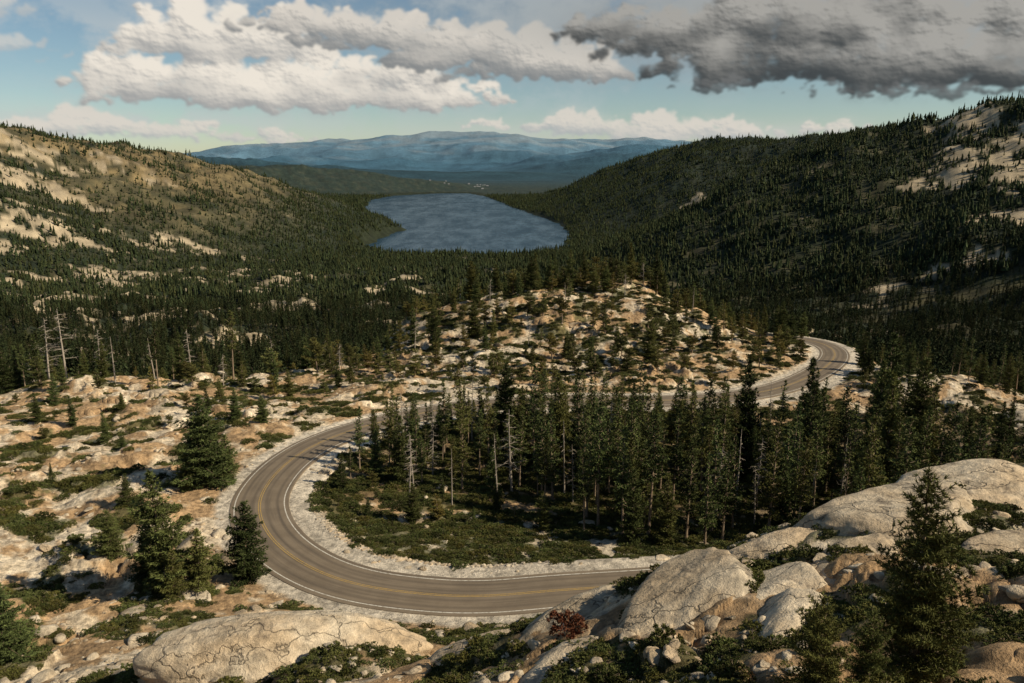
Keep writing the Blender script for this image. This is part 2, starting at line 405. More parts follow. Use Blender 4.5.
# ---------------------------------------------------------------- road
mA,t,b=newmat('asphalt')
tc=t.add('ShaderNodeUVMap');sp=t.add('ShaderNodeSeparateXYZ');t.l.new(tc.outputs[0],sp.inputs[0])
geo=t.add('ShaderNodeNewGeometry')
n1=noise(t,geo.outputs['Position'],.35,5,.6);n2=noise(t,geo.outputs['Position'],9.,4,.7)
mpp=t.add('ShaderNodeMapping',inp={'Scale':(1.6,.05,1)});t.l.new(tc.outputs[0],mpp.inputs[0])
ns=noise(t,mpp.outputs[0],1.,5,.6)
tr=t.m('ABSOLUTE',t.m('SUBTRACT',t.m('ABSOLUTE',sp.outputs[0]),1.8))
trk=t.ramp(t.m('ABSOLUTE',t.m('SUBTRACT',tr,.8)),0,.45,1,0)
c=t.mix(t.ramp(n1,.3,.7),(.175,.132,.088),(.225,.172,.116))
c=t.mix(t.m('MULTIPLY',trk,.55),c,(.088,.068,.050))
c=t.mix(t.ramp(ns,.45,.7,0,.6),c,(.078,.061,.046))
c=t.mix(t.ramp(n2,.3,.8,0,.3),c,(.28,.22,.16))
t.l.new(c,b.inputs['Base Color']);b.inputs['Roughness'].default_value=.85
def paint(name,colr):
    m,t,b=newmat(name);g=t.add('ShaderNodeNewGeometry')
    n=noise(t,g.outputs['Position'],3.,5,.7)
    t.l.new(t.mix(t.ramp(n,.4,.7,0,.8),colr,(.22,.175,.12)),b.inputs['Base Color']);b.inputs['Roughness'].default_value=.7
    return m
mW=paint('white_road_paint',(.70,.64,.54));mY=paint('yellow_road_paint',(.52,.32,.07))
def ribbon(name,offs,dz,mat,parent=None,skirt=False):
    offs=np.array(offs,float);k=len(offs);zz=np.full(k,dz) - 0.012*np.abs(offs)
    if skirt:
        offs=np.r_[offs[0]-.05,offs,offs[-1]+.05];zz=np.r_[zz[0]-.3,zz,zz[-1]-.3];k+=2
    V=np.zeros((nS,k,3))
    V[:,:,0]=RC[:,None,0]+RN[:,None,0]*offs;V[:,:,1]=RC[:,None,1]+RN[:,None,1]*offs;V[:,:,2]=RC[:,None,2]+zz
    ii=np.arange(nS*k).reshape(nS,k)
    F=np.stack([ii[:-1,:-1],ii[1:,:-1],ii[1:,1:],ii[:-1,1:]],-1).reshape(-1,4)[:,::-1]
    me=mesh_from(name,V.reshape(-1,3),F,[mat],smooth=False)
    uv=me.uv_layers.new(name='UVMap')
    U=np.stack([np.broadcast_to(offs,(nS,k)).ravel(),np.broadcast_to(sv[:,None],(nS,k)).ravel()],1)
    lv=np.empty(len(me.loops),np.int32);me.loops.foreach_get('vertex_index',lv)
    uv.data.foreach_set('uv',U[lv].astype(np.float32).ravel())
    o=link(name,me)
    if parent:o.parent=parent
    return o
road=ribbon('road',[-4.3,-3,-2,-1,0,1,2,3,4.3],0.,mA,skirt=True)
ribbon('edge_line_inner',[-3.72,-3.57],.006,mW,road);ribbon('edge_line_outer',[3.57,3.72],.006,mW,road)
ribbon('centre_line_a',[-.2,-.1],.006,mY,road);ribbon('centre_line_b',[.1,.2],.006,mY,road)
# ---------------------------------------------------------------- lake: wind-ruffled water, mostly body colour with a weaker sky sheen
mL=bpy.data.materials.new('lake_water');mL.use_nodes=True;t=NT(mL.node_tree)
t.n.remove(t.n['Principled BSDF'])
geo=t.add('ShaderNodeNewGeometry')
mp=t.add('ShaderNodeMapping',inp={'Scale':(1,.3,1)});t.l.new(geo.outputs['Position'],mp.inputs[0])
nb=noise(t,mp.outputs[0],.05,6,.75);nl=noise(t,mp.outputs[0],.009,8,.78)
df=t.add('ShaderNodeBsdfDiffuse');t.l.new(t.mix(t.ramp(nl,.35,.65),(.018,.040,.062),(.040,.072,.100)),df.inputs[0])
gl=t.add('ShaderNodeBsdfGlossy',inp={'Roughness':.16});gl.inputs[0].default_value=(.8,.92,1,1)
bp=t.add('ShaderNodeBump',inp={'Strength':.5,'Distance':3.});t.l.new(nb,bp.inputs['Height']);t.l.new(bp.outputs[0],gl.inputs['Normal'])
mx=t.add('ShaderNodeMixShader');t.l.new(t.ramp(nl,.4,.62,.13,.27),mx.inputs[0]);t.l.new(df.outputs[0],mx.inputs[1]);t.l.new(gl.outputs[0],mx.inputs[2])
t.l.new(mx.outputs[0],t.n['Material Output'].inputs[0])
gxl,gyl=np.meshgrid(np.linspace(-1350,480,20),np.linspace(2650,7500,40))
ii=np.arange(800).reshape(40,20)
link('lake',mesh_from('lake',np.stack([gxl.ravel(),gyl.ravel(),np.full(800,-330.)],1),np.stack([ii[:-1,:-1],ii[:-1,1:],ii[1:,1:],ii[1:,:-1]],-1).reshape(-1,4),[mL]))
# ---------------------------------------------------------------- plants
def tube(pts,rad,n=6):
    pts=np.array(pts,float);V=[];F=[];k=len(pts)
    d=np.gradient(pts,axis=0);d/=np.linalg.norm(d,axis=1)[:,None]+1e-9
    for i in range(k):
        a=np.cross(d[i],(0.31,.2,.93) if abs(d[i][2])<.9 else (1,0,0));a/=np.linalg.norm(a);b_=np.cross(d[i],a)
        th=np.arange(n)*2*np.pi/n
        V.append(pts[i]+rad[i]*(np.cos(th)[:,None]*a+np.sin(th)[:,None]*b_))
    V=np.concatenate(V)
    for i in range(k-1):
        for j in range(n):
            a=i*n+j;b_=i*n+(j+1)%n;c=a+n;e=b_+n
            F.append((a,b_,e));F.append((a,e,c))
    return V,np.array(F)
class Acc:
    def __init__(s):s.V=[];s.F=[];s.M=[];s.T=[];s.n=0
    def add(s,V,F,m,t):
        s.V.append(V);s.F.append(F+s.n);s.M.append(np.full(len(F),m));s.T.append(np.broadcast_to(t,(len(V),)).copy());s.n+=len(V)
    def mesh(s,name,mats,smooth=False):
        return mesh_from(name,np.concatenate(s.V),np.concatenate(s.F),mats,np.concatenate(s.M),np.concatenate(s.T),smooth)
def leaves(acc,C,D,L,Wd,per,R_,m=1,spread=.8,tbase=None):
    n=len(C)
    C=np.repeat(C,per,0);D=np.repeat(D,per,0)
    rd=R_.normal(size=C.shape);rd/=np.linalg.norm(rd,axis=1)[:,None]
    d=D*(1-spread*.5)+rd*spread;d/=np.linalg.norm(d,axis=1)[:,None]+1e-9
    sd=np.cross(d,R_.normal(size=C.shape));sd/=np.linalg.norm(sd,axis=1)[:,None]+1e-9
    l=L*R_.uniform(.6,1.3,len(C))[:,None];w=Wd*R_.uniform(.7,1.3,len(C))[:,None]
    C=C+rd*L*.25
    V=np.stack([C-sd*w-d*l*.3,C+sd*w-d*l*.3,C+d*l],1).reshape(-1,3)
    F=np.arange(len(V)).reshape(-1,3)
    tb=np.repeat(tbase if tbase is not None else np.full(n,.5),per)
    tt=np.clip(tb+R_.normal(size=len(tb))*.18,0,1)
    acc.add(V,F,m,np.repeat(tt,3))
def conifer(name,H,Rr,seed,low=.1,whorls=26,nb=6,step=.34,per=7,leaf=.32,wid=.085,irreg=.35,gap=.12,prof=.85,up=.0,mats=None,trunk=.018,sticks=True,n=7,spread=.85,lean=.02):
    R_=np.random.default_rng(seed);a=Acc()
    k=9;zs=np.linspace(0,1,k);lx=lean*H*np.sin(zs*2.1+seed);ly=lean*H*np.cos(zs*1.7+seed)-lean*H*math.cos(seed)
    lx-=lx[0]
    pts=np.stack([lx,ly,zs*H-.35*(zs==0)],1)
    V,F=tube(pts,H*trunk*(1-zs*.93)*(1+.5*(zs==0)),n);a.add(V,F,0,.5)
    C=[];D=[];TB=[]
    for w in range(whorls):
        t_=(w+R_.uniform(.2,.8))/whorls
        z=H*(low+(1-low)*t_);hz=z/H
        L=Rr*((1-t_)**prof*.95+.04)*min(1,.6+t_*3)*R_.uniform(.65,1.15)
        px=np.interp(hz,zs,lx);py=np.interp(hz,zs,ly)
        a0=R_.uniform(0,6.28)
        for b_ in range(nb):
            if R_.random()<gap:continue
            az=a0+b_*6.283/nb+R_.normal()*.25
            ln=max(.12,L*R_.uniform(1-irreg,1+irreg*.4))
            sl=up-.28*(1-t_)+t_*.75+R_.normal()*.09;cv=.28
            m=max(2,int(ln/step)+1)
            s=np.linspace(.18,1,m)+R_.normal(size=m)*.02
            dirx=np.array([math.cos(az),math.sin(az)]);lat=np.array([-dirx[1],dirx[0]])
            if sticks:
                ss=np.array([0,.5,1.])
                bp_=np.stack([px+dirx[0]*ss*ln,py+dirx[1]*ss*ln,z+sl*ss*ln+cv*ss*ss*ln*.5],1)
                V,F=tube(bp_,H*.0035*np.array([1.,.7,.25])*(1.2-t_*.6),3);a.add(V,F,0,.5)
            for q in range(m):
                wl=ln*.34*(1-abs(s[q]-.45)*1.1)
                no=max(1,int(round(2*wl/step)))+ (1 if wl>step*.6 else 0)
                for o in (np.linspace(-wl,wl,no) if no>1 else [0.]):
                    o+=R_.normal()*step*.2
                    c=np.array([px+dirx[0]*s[q]*ln+lat[0]*o,py+dirx[1]*s[q]*ln+lat[1]*o,z+sl*s[q]*ln+cv*s[q]**2*ln*.5+R_.normal()*step*.18-abs(o)*.15])
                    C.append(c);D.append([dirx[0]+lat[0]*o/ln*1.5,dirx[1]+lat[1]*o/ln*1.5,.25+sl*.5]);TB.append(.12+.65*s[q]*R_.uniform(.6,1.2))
    for q in range(3):C.append([lx[-1],ly[-1],H*(1-.012*q)]);D.append([0,0,1]);TB.append(.6)
    D=np.array(D);D/=np.linalg.norm(D,axis=1)[:,None]
    leaves(a,np.array(C),D,leaf,wid,per,R_,1,spread,np.array(TB))
    if low>.15:
        for i in range(9):
            zz=H*low*R_.uniform(.35,1);az=R_.uniform(0,6.28);ln=Rr*R_.uniform(.15,.4)
            V,F=tube([(np.interp(zz/H,zs,lx),np.interp(zz/H,zs,ly),zz),(math.cos(az)*ln*.5,math.sin(az)*ln*.5,zz-.02*H*.3),(math.cos(az)*ln,math.sin(az)*ln,zz+.01*H)],[H*.002,H*.0015,H*.0006],3);a.add(V,F,0,.5)
    return a.mesh(name,mats or [mB,mN])
def snag(name,H,seed,nbr=40,lf=.22):
    R_=np.random.default_rng(seed);a=Acc();zs=np.linspace(0,1,8)
    lx=np.sin(zs*2+seed)*.03*H;lx-=lx[0]
    V,F=tube(np.stack([lx,lx*.4,zs*H-.3*(zs==0)],1),H*.015*(1-zs*.85),7);a.add(V,F,0,.5)
    for i in range(nbr):
        t_=R_.uniform(.25,.97);z=t_*H;az=R_.uniform(0,6.28);ln=H*lf*(1-t_)**.6*R_.uniform(.3,1.1)+.25
        d=np.array([math.cos(az),math.sin(az),R_.uniform(-.35,.25)]);s=np.linspace(0,1,5)
        px=np.interp(t_,zs,lx);p=np.array([px,px*.4,z])+d*s[:,None]*ln+np.c_[0*s,0*s,-.22*ln*s*s+.1*ln*s**3]+np.cumsum(R_.normal(size=(5,3))*.03*ln,0)*(s[:,None]>0)
        V,F=tube(p,H*.004*(1-s*.8),4);a.add(V,F,0,.5)
        for j in range(3):
            q=p[2+j//2];dd=d+R_.normal(size=3)*.6
            V,F=tube(np.array([q,q+dd*ln*.14,q+dd*ln*.28+[0,0,-.03*ln]]),H*.0018*np.array([1,.7,.3]),3);a.add(V,F,0,.5)
    return a.mesh(name,[mG])
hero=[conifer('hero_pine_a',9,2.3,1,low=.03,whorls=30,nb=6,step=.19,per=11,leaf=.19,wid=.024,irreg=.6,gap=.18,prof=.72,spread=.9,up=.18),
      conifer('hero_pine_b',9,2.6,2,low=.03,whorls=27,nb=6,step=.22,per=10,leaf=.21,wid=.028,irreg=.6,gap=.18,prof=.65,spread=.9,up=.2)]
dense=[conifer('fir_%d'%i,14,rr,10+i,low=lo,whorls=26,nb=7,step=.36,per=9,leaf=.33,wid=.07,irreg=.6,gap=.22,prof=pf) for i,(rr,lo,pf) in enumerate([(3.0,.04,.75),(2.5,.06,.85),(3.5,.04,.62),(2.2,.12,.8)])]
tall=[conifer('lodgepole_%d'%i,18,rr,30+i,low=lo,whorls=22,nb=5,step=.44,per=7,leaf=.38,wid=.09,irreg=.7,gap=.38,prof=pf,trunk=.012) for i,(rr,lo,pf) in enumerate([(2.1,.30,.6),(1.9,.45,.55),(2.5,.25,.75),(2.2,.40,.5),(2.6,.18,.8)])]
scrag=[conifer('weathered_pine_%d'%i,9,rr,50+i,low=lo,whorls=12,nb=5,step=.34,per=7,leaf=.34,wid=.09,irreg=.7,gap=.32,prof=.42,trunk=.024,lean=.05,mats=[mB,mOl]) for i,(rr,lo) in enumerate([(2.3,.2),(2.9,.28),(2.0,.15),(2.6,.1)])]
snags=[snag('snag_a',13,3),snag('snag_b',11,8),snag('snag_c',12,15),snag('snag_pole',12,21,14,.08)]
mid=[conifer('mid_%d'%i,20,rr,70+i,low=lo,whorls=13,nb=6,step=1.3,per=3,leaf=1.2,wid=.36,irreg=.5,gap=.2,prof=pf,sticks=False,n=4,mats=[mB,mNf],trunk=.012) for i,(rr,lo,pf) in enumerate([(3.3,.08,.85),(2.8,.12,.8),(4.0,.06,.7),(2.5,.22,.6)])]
def fartree(name,H,Rr,seed):
    R_=np.random.default_rng(seed);V=[];F=[];T=[];nt=4
    for k in range(nt):
        z0=H*(.08+.22*k);z1=min(H,z0+H*.42) if k<nt-1 else H;rad=Rr*(1-k*.22);ns=6;a0=R_.uniform(0,6)
        b0=len(V);V.append((R_.normal()*.12*Rr,R_.normal()*.12*Rr,z1));T.append(.8)
        for j in range(ns):
            a_=a0+j*6.283/ns;q=rad*R_.uniform(.5,1.2)
            V.append((math.cos(a_)*q,math.sin(a_)*q,z0+R_.normal()*H*.05));T.append(R_.uniform(.0,.8))
        for j in range(ns):F.append((b0,b0+1+j,b0+1+(j+1)%ns))
    return mesh_from(name,V,F,[mNf],tint=T)
far=[fartree('far_%d'%i,h_,rr,90+i) for i,(rr,h_) in enumerate([(3.6,20),(3.2,24),(4.6,16),(4.2,11)])]
def shrub(name,seed,mats,n=260,per=6,flat=.5):
    R_=np.random.default_rng(seed);a=Acc()
    u=R_.uniform(0,6.283,n);rr=np.sqrt(R_.uniform(0,1,n))
    lob=1+.25*np.sin(u*3+seed)+.18*np.sin(u*5+2*seed)
    zz=np.sqrt(np.clip(1-rr**2,0,1))*flat*(.75+.25*np.sin(u*4+rr*6))
    C=np.stack([np.cos(u)*rr*lob,np.sin(u)*rr*lob,zz*R_.uniform(.6,1.08,n)],1)
    D=C/np.linalg.norm(C,axis=1)[:,None]
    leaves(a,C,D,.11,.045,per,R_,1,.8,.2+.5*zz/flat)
    for i in range(9):
        az=R_.uniform(0,6.28);V,F=tube([(0,0,-.1),(math.cos(az)*.3,math.sin(az)*.3,flat*.45),(math.cos(az)*.75,math.sin(az)*.75,flat*.7)],[.02,.014,.006],3);a.add(V,F,0,.5)
    return a.mesh(name,mats)
shr=[shrub('shrub_%d'%i,i+1,[mB,mS],flat=f) for i,f in enumerate([.45,.38,.6,.5])]
# ---------------------------------------------------------------- boulders
import bmesh
def ico(sub):
    bm=bmesh.new();bmesh.ops.create_icosphere(bm,subdivisions=sub,radius=1)
    V=np.array([v.co[:] for v in bm.verts]);F=np.array([[v.index for v in f.verts] for f in bm.faces]);bm.free();return V,F
def p3(V,s,seed):
    return (perlin(V[:,0]*s+seed,V[:,1]*s+V[:,2]*s*.37,seed)+perlin(V[:,1]*s+seed*2,V[:,2]*s-V[:,0]*s*.31,seed+1)+perlin(V[:,2]*s-seed,V[:,0]*s+V[:,1]*s*.41,seed+2))/1.8
def boulder(name,seed,sub=4,dims=(1,1,1),planes=9,rough=.1):
    R_=np.random.default_rng(seed);V,F=ico(sub)
    N=R_.normal(size=(planes,3));N/=np.linalg.norm(N,axis=1)[:,None];dd=R_.uniform(.55,.9,planes)
    Rad=np.ones(len(V))
    for n_,d_ in zip(N,dd):
        c=V@n_;lim=np.where(c>.05,d_/np.maximum(c,.05),9)
        k=14.;Rad=-np.log(np.exp(-k*Rad)+np.exp(-k*lim))/k
    Rad=Rad*(1+rough*p3(V,1.3,seed)+rough*.5*p3(V,3.1,seed+3)+rough*.25*p3(V,7.,seed+5)+rough*.12*p3(V,15.,seed+6))
    return mesh_from(name,V*Rad[:,None]*np.array(dims),F,[mR],smooth=True)
bl=[boulder('boulder_%d'%i,200+i,3,d,8,.14) for i,d in enumerate([(1,.8,.6),(1.2,.7,.5),(.9,.9,.75),(1.3,1,.42)])]
# ---------------------------------------------------------------- instancing
def srccoll(name,meshes):
    c=bpy.data.collections.new(name)
    for i,m in enumerate(meshes):
        o=bpy.data.objects.new('%s_%02d'%(name,i),m);c.objects.link(o)
    return c
def scatter(name,P,S,RZ,IDX,coll,tilt=None):
    me=bpy.data.meshes.new(name);me.vertices.add(len(P));me.vertices.foreach_set('co',np.asarray(P,np.float32).ravel())
    a=me.attributes.new('scl','FLOAT_VECTOR','POINT')
    S=np.asarray(S,np.float32)
    if S.ndim==1:S=np.stack([S,S,S],1)
    a.data.foreach_set('vector',S.ravel())
    rot=np.zeros((len(P),3),np.float32);rot[:,2]=RZ
    if tilt is not None:rot[:,:2]=tilt
    a=me.attributes.new('rot','FLOAT_VECTOR','POINT');a.data.foreach_set('vector',rot.ravel())
    a=me.attributes.new('pick','INT','POINT');a.data.foreach_set('value',np.asarray(IDX,np.int32))
    o=link(name,me)
    g=bpy.data.node_groups.new(name+'_scatter','GeometryNodeTree')
    g.interface.new_socket('Geometry',in_out='INPUT',socket_type='NodeSocketGeometry')
    g.interface.new_socket('Geometry',in_out='OUTPUT',socket_type='NodeSocketGeometry')
    gi=g.nodes.new('NodeGroupInput');go=g.nodes.new('NodeGroupOutput')
    ci=g.nodes.new('GeometryNodeCollectionInfo');ci.inputs['Collection'].default_value=coll
    ci.inputs['Separate Children'].default_value=True;ci.inputs['Reset Children'].default_value=True
    ip=g.nodes.new('GeometryNodeInstanceOnPoints');ip.inputs['Pick Instance'].default_value=True
    def na_(n,tp):
        q=g.nodes.new('GeometryNodeInputNamedAttribute');q.data_type=tp;q.inputs['Name'].default_value=n
        return [s for s in q.outputs if s.enabled and s.name=='Attribute'][0]
    g.links.new(gi.outputs[0],ip.inputs['Points'])
    g.links.new(ci.outputs[0],ip.inputs['Instance']);g.links.new(na_('pick','INT'),ip.inputs['Instance Index'])
    g.links.new(na_('scl','FLOAT_VECTOR'),ip.inputs['Scale'])
    g.links.new(na_('rot','FLOAT_VECTOR'),ip.inputs['Rotation'])
    g.links.new(ip.outputs[0],go.inputs[0])
    md=o.modifiers.new('scatter','NODES');md.node_group=g
    return o
def sector(n,r0,r1,azlim=38,power=1.):
    a=np.radians(rng.uniform(-azlim,azlim,n))
    u=rng.uniform(0,1,n)
    e=2-power
    r=(r0**e+u*(r1**e-r0**e))**(1/e) if abs(e)>1e-6 else r0*(r1/r0)**u
    return np.sin(a)*r,np.cos(a)*r,r
cm=srccoll('forest_conifer',mid);cf=srccoll('distant_conifer',far);cs=srccoll('shrub',shr);cb=srccoll('boulder',bl)
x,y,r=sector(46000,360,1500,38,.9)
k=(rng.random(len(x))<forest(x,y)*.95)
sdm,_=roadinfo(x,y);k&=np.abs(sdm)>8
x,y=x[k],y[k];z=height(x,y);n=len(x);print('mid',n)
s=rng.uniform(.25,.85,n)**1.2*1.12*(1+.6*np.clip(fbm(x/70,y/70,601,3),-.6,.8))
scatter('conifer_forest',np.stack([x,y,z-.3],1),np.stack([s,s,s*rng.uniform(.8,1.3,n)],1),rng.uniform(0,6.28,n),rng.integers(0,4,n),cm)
x,y,r=sector(290000,1400,6800,38,1.15)
k=(rng.random(len(x))<forest(x,y)*1.05)&(lake_sd(x,y)>16)
x,y,r=x[k],y[k],r[k];z=height(x,y);n=len(x);print('far',n)
s=(.25+.7*rng.random(n)**1.6)*(1+sst(3000,6500,r)*.25)*(1+.6*np.clip(fbm(x/90,y/90,602,3),-.6,.8))
scatter('distant_conifer_forest',np.stack([x,y,z-.5],1),np.stack([s*1.25,s*1.25,s*rng.uniform(.8,1.3,n)],1),rng.uniform(0,6.28,n),rng.integers(0,4,n),cf)
x,y,r=sector(90000,22,420,42,1.0)
sm_=shrubmask(x,y);k=(sm_+rng.normal(size=len(x))*.10>.12)
x,y,r=x[k],y[k],r[k]
k=rng.random(len(x))<np.clip(.45+r/150,0,1);x,y,r=x[k],y[k],r[k]
z=height(x,y);n=len(x);print('shrub',n)
s=rng.uniform(.3,1.15,n)*(.75+.5*sst(40,150,r))
scatter('manzanita_shrubs',np.stack([x,y,z-.08],1),np.stack([s,s,s*rng.uniform(.6,1.3,n)],1),rng.uniform(0,6.28,n),rng.integers(0,4,n),cs)
x,y,r=sector(34000,20,420,42,1.1)
bn=fbm(x/12,y/12,181,4);sdb,_=roadinfo(x,y)
isl=(sdb>9)&(y<178)&(x<80)&(sdb<60)
k=(bn+rng.normal(size=len(x))*.15>.10)&(np.abs(sdb)>5.4)&~(isl&(rng.random(len(x))<.8))
x,y,r=x[k],y[k],r[k]
s=np.clip(np.exp(rng.normal(-1.0,.65,len(x))),.14,2.2)
s=np.where(r<60,np.minimum(s,.55),s)
q=rng.integers(120,nS-330 if nS>500 else nS-1,700)
side=-(7.6+rng.random(700)*1.6)
xr=RC[q,0]+RN[q,0]*side;yr=RC[q,1]+RN[q,1]*side
x=np.r_[x,xr];y=np.r_[y,yr];s=np.r_[s,rng.uniform(.12,.4,700)]
z=height(x,y);n=len(x);print('boulders',n)
scatter('granite_rocks',np.stack([x,y,z-s*.15],1),np.stack([s*rng.uniform(.8,1.3,n),s,s*rng.uniform(.6,1.1,n)],1),rng.uniform(0,6.28,n),rng.integers(0,4,n),cb,rng.normal(size=(n,2))*.25)
# ---------------------------------------------------------------- individual trees
TP=[]
def tree(mesh,x,y,H,h0,name='pine_tree',wd=1.):
    z=h1(x,y);s=H/h0
    link(name,mesh,(x,y,z-.1),rng.uniform(0,6.28),(s*wd,s*wd,s));TP.append((x,y))
def pick(l):return l[rng.integers(len(l))]
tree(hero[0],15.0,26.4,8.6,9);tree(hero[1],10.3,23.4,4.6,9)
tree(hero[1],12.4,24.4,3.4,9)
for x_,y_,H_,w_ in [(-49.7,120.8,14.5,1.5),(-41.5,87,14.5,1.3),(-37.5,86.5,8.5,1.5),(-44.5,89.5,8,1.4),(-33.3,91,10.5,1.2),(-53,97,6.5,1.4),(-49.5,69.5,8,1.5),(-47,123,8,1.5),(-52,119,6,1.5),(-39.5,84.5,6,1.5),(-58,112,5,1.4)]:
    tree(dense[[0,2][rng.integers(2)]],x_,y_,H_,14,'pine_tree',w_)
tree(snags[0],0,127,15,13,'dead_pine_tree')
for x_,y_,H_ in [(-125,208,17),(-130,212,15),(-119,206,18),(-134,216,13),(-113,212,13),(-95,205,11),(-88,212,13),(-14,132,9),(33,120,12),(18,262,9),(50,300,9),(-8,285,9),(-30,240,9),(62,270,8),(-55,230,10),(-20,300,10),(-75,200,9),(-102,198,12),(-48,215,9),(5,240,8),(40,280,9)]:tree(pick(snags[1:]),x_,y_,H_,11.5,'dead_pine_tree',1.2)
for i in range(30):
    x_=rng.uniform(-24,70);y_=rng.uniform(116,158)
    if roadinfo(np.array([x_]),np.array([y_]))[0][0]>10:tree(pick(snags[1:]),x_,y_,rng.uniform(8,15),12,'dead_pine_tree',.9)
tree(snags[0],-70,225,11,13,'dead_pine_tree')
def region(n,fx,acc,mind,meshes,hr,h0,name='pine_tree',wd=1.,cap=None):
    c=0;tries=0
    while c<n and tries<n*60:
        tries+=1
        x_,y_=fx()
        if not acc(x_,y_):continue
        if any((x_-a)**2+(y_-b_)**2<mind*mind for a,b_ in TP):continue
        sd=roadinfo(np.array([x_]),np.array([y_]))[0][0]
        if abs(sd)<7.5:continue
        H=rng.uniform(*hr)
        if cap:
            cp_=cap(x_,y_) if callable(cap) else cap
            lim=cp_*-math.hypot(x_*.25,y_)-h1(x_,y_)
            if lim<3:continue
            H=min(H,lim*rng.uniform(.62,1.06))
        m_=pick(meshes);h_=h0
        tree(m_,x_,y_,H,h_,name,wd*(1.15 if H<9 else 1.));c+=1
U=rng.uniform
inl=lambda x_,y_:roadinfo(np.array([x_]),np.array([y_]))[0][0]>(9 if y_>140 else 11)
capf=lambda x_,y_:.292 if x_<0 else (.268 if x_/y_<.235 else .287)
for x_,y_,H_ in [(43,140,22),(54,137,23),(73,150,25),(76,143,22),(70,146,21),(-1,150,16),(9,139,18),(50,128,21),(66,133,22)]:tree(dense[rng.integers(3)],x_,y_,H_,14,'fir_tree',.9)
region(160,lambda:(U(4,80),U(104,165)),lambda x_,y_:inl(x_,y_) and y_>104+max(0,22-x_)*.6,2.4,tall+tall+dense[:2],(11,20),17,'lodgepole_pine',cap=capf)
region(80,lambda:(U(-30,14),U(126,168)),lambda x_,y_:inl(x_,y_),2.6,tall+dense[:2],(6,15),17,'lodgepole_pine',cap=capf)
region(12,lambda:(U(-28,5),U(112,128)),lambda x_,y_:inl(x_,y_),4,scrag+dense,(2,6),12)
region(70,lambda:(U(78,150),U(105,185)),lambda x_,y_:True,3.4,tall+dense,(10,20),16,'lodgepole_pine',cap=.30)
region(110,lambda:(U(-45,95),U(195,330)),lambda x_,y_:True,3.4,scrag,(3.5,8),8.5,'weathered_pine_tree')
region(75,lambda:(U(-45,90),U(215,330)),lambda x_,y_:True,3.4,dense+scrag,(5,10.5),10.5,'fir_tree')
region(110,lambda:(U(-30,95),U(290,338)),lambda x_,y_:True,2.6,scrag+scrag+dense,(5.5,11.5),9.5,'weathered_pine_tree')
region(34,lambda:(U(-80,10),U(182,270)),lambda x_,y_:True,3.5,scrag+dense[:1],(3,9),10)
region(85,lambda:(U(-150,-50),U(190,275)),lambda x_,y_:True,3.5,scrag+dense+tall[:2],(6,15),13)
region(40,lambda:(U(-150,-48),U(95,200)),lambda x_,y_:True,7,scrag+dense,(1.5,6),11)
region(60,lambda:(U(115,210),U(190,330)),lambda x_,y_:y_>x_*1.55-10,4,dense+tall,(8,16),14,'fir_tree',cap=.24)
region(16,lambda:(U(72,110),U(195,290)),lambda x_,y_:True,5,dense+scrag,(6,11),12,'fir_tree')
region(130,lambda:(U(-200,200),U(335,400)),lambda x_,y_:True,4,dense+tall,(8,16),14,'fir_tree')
print('objects',len(bpy.data.objects),time.time()-T0)
# ---------------------------------------------------------------- hero slabs
def slab(x,y,dims,seed,rz=0,tx=0,ty=0,sink=.35,sub=6,z=None,pl=7,rough=.09):
    me=boulder('granite_slab_mesh',seed,sub,dims,pl,rough)
    zz=(h1(x,y) if z is None else z)
    o=link('granite_boulder',me,(x,y,zz-dims[2]*sink),rz);o.rotation_euler=(tx,ty,rz)
slab(-19.5,57,(12.5,5,3.8),301,.05,-.22,-.02,z=-37.9,sink=.5)
slab(-2.5,48,(5,2.6,1.5),310,.3,-.25,-.15)
slab(9.5,39.5,(6.5,3.4,2.0),302,.95,-.2,-.25)
slab(15,40,(4.2,2.8,1.6),303,.3,-.2,-.1)
slab(25,49,(8.5,4.6,2.4),304,.35,-.12,-.1)
slab(35,55,(7.5,4.5,2.4),305,.2,-.1,0)
slab(4,45,(5,2.6,1.5),306,.6,-.3,-.2)
slab(17.5,47,(4,2.4,1.5),307,.2,-.1,-.1)
slab(30,44,(4,2.4,1.3),308,.1)
slab(2,36,(4,2.2,1.2),309,.7,-.3,-.2)
slab(20,42,(4.5,2.4,1.4),311,.5,-.2,-.2)
slab(13,35,(4.5,2.2,1.3),312,.8,-.25,-.2)
me=shrub('dry_bush_mesh',77,[mB,mDead],n=400,flat=1.1)
link('dry_red_bush',me,(3.1,40.0,h1(3.1,40.0)+.1),0,1.15)
# ---------------------------------------------------------------- distant town
mH,t,b=newmat('painted_wall');oi=t.add('ShaderNodeNewGeometry')
t.l.new(t.mix(noise(t,oi.outputs['Position'],.02,2),(.16,.16,.16),(.34,.33,.32)),b.inputs['Base Color'])
a=Acc()
for i in range(26):
    x_=rng.uniform(-800,-250);y_=rng.uniform(7800,9300);w,d,hh_=rng.uniform(6,12),rng.uniform(6,10),rng.uniform(3,6)
    z_=h1(x_,y_)
    V=np.array([(-w,-d,-2),(w,-d,-2),(w,d,-2),(-w,d,-2),(-w,-d,hh_),(w,-d,hh_),(w,d,hh_),(-w,d,hh_),(-w,0,hh_+5),(w,0,hh_+5)],float)+[x_,y_,z_]
    Fq=[(0,1,5),(0,5,4),(1,2,6),(1,6,5),(2,3,7),(2,7,6),(3,0,4),(3,4,7),(4,5,9),(4,9,8),(6,7,8),(6,8,9),(5,6,9),(7,4,8)]
    a.add(V,np.array(Fq),0,.5)
link('distant_town',a.mesh('distant_town',[mH]))
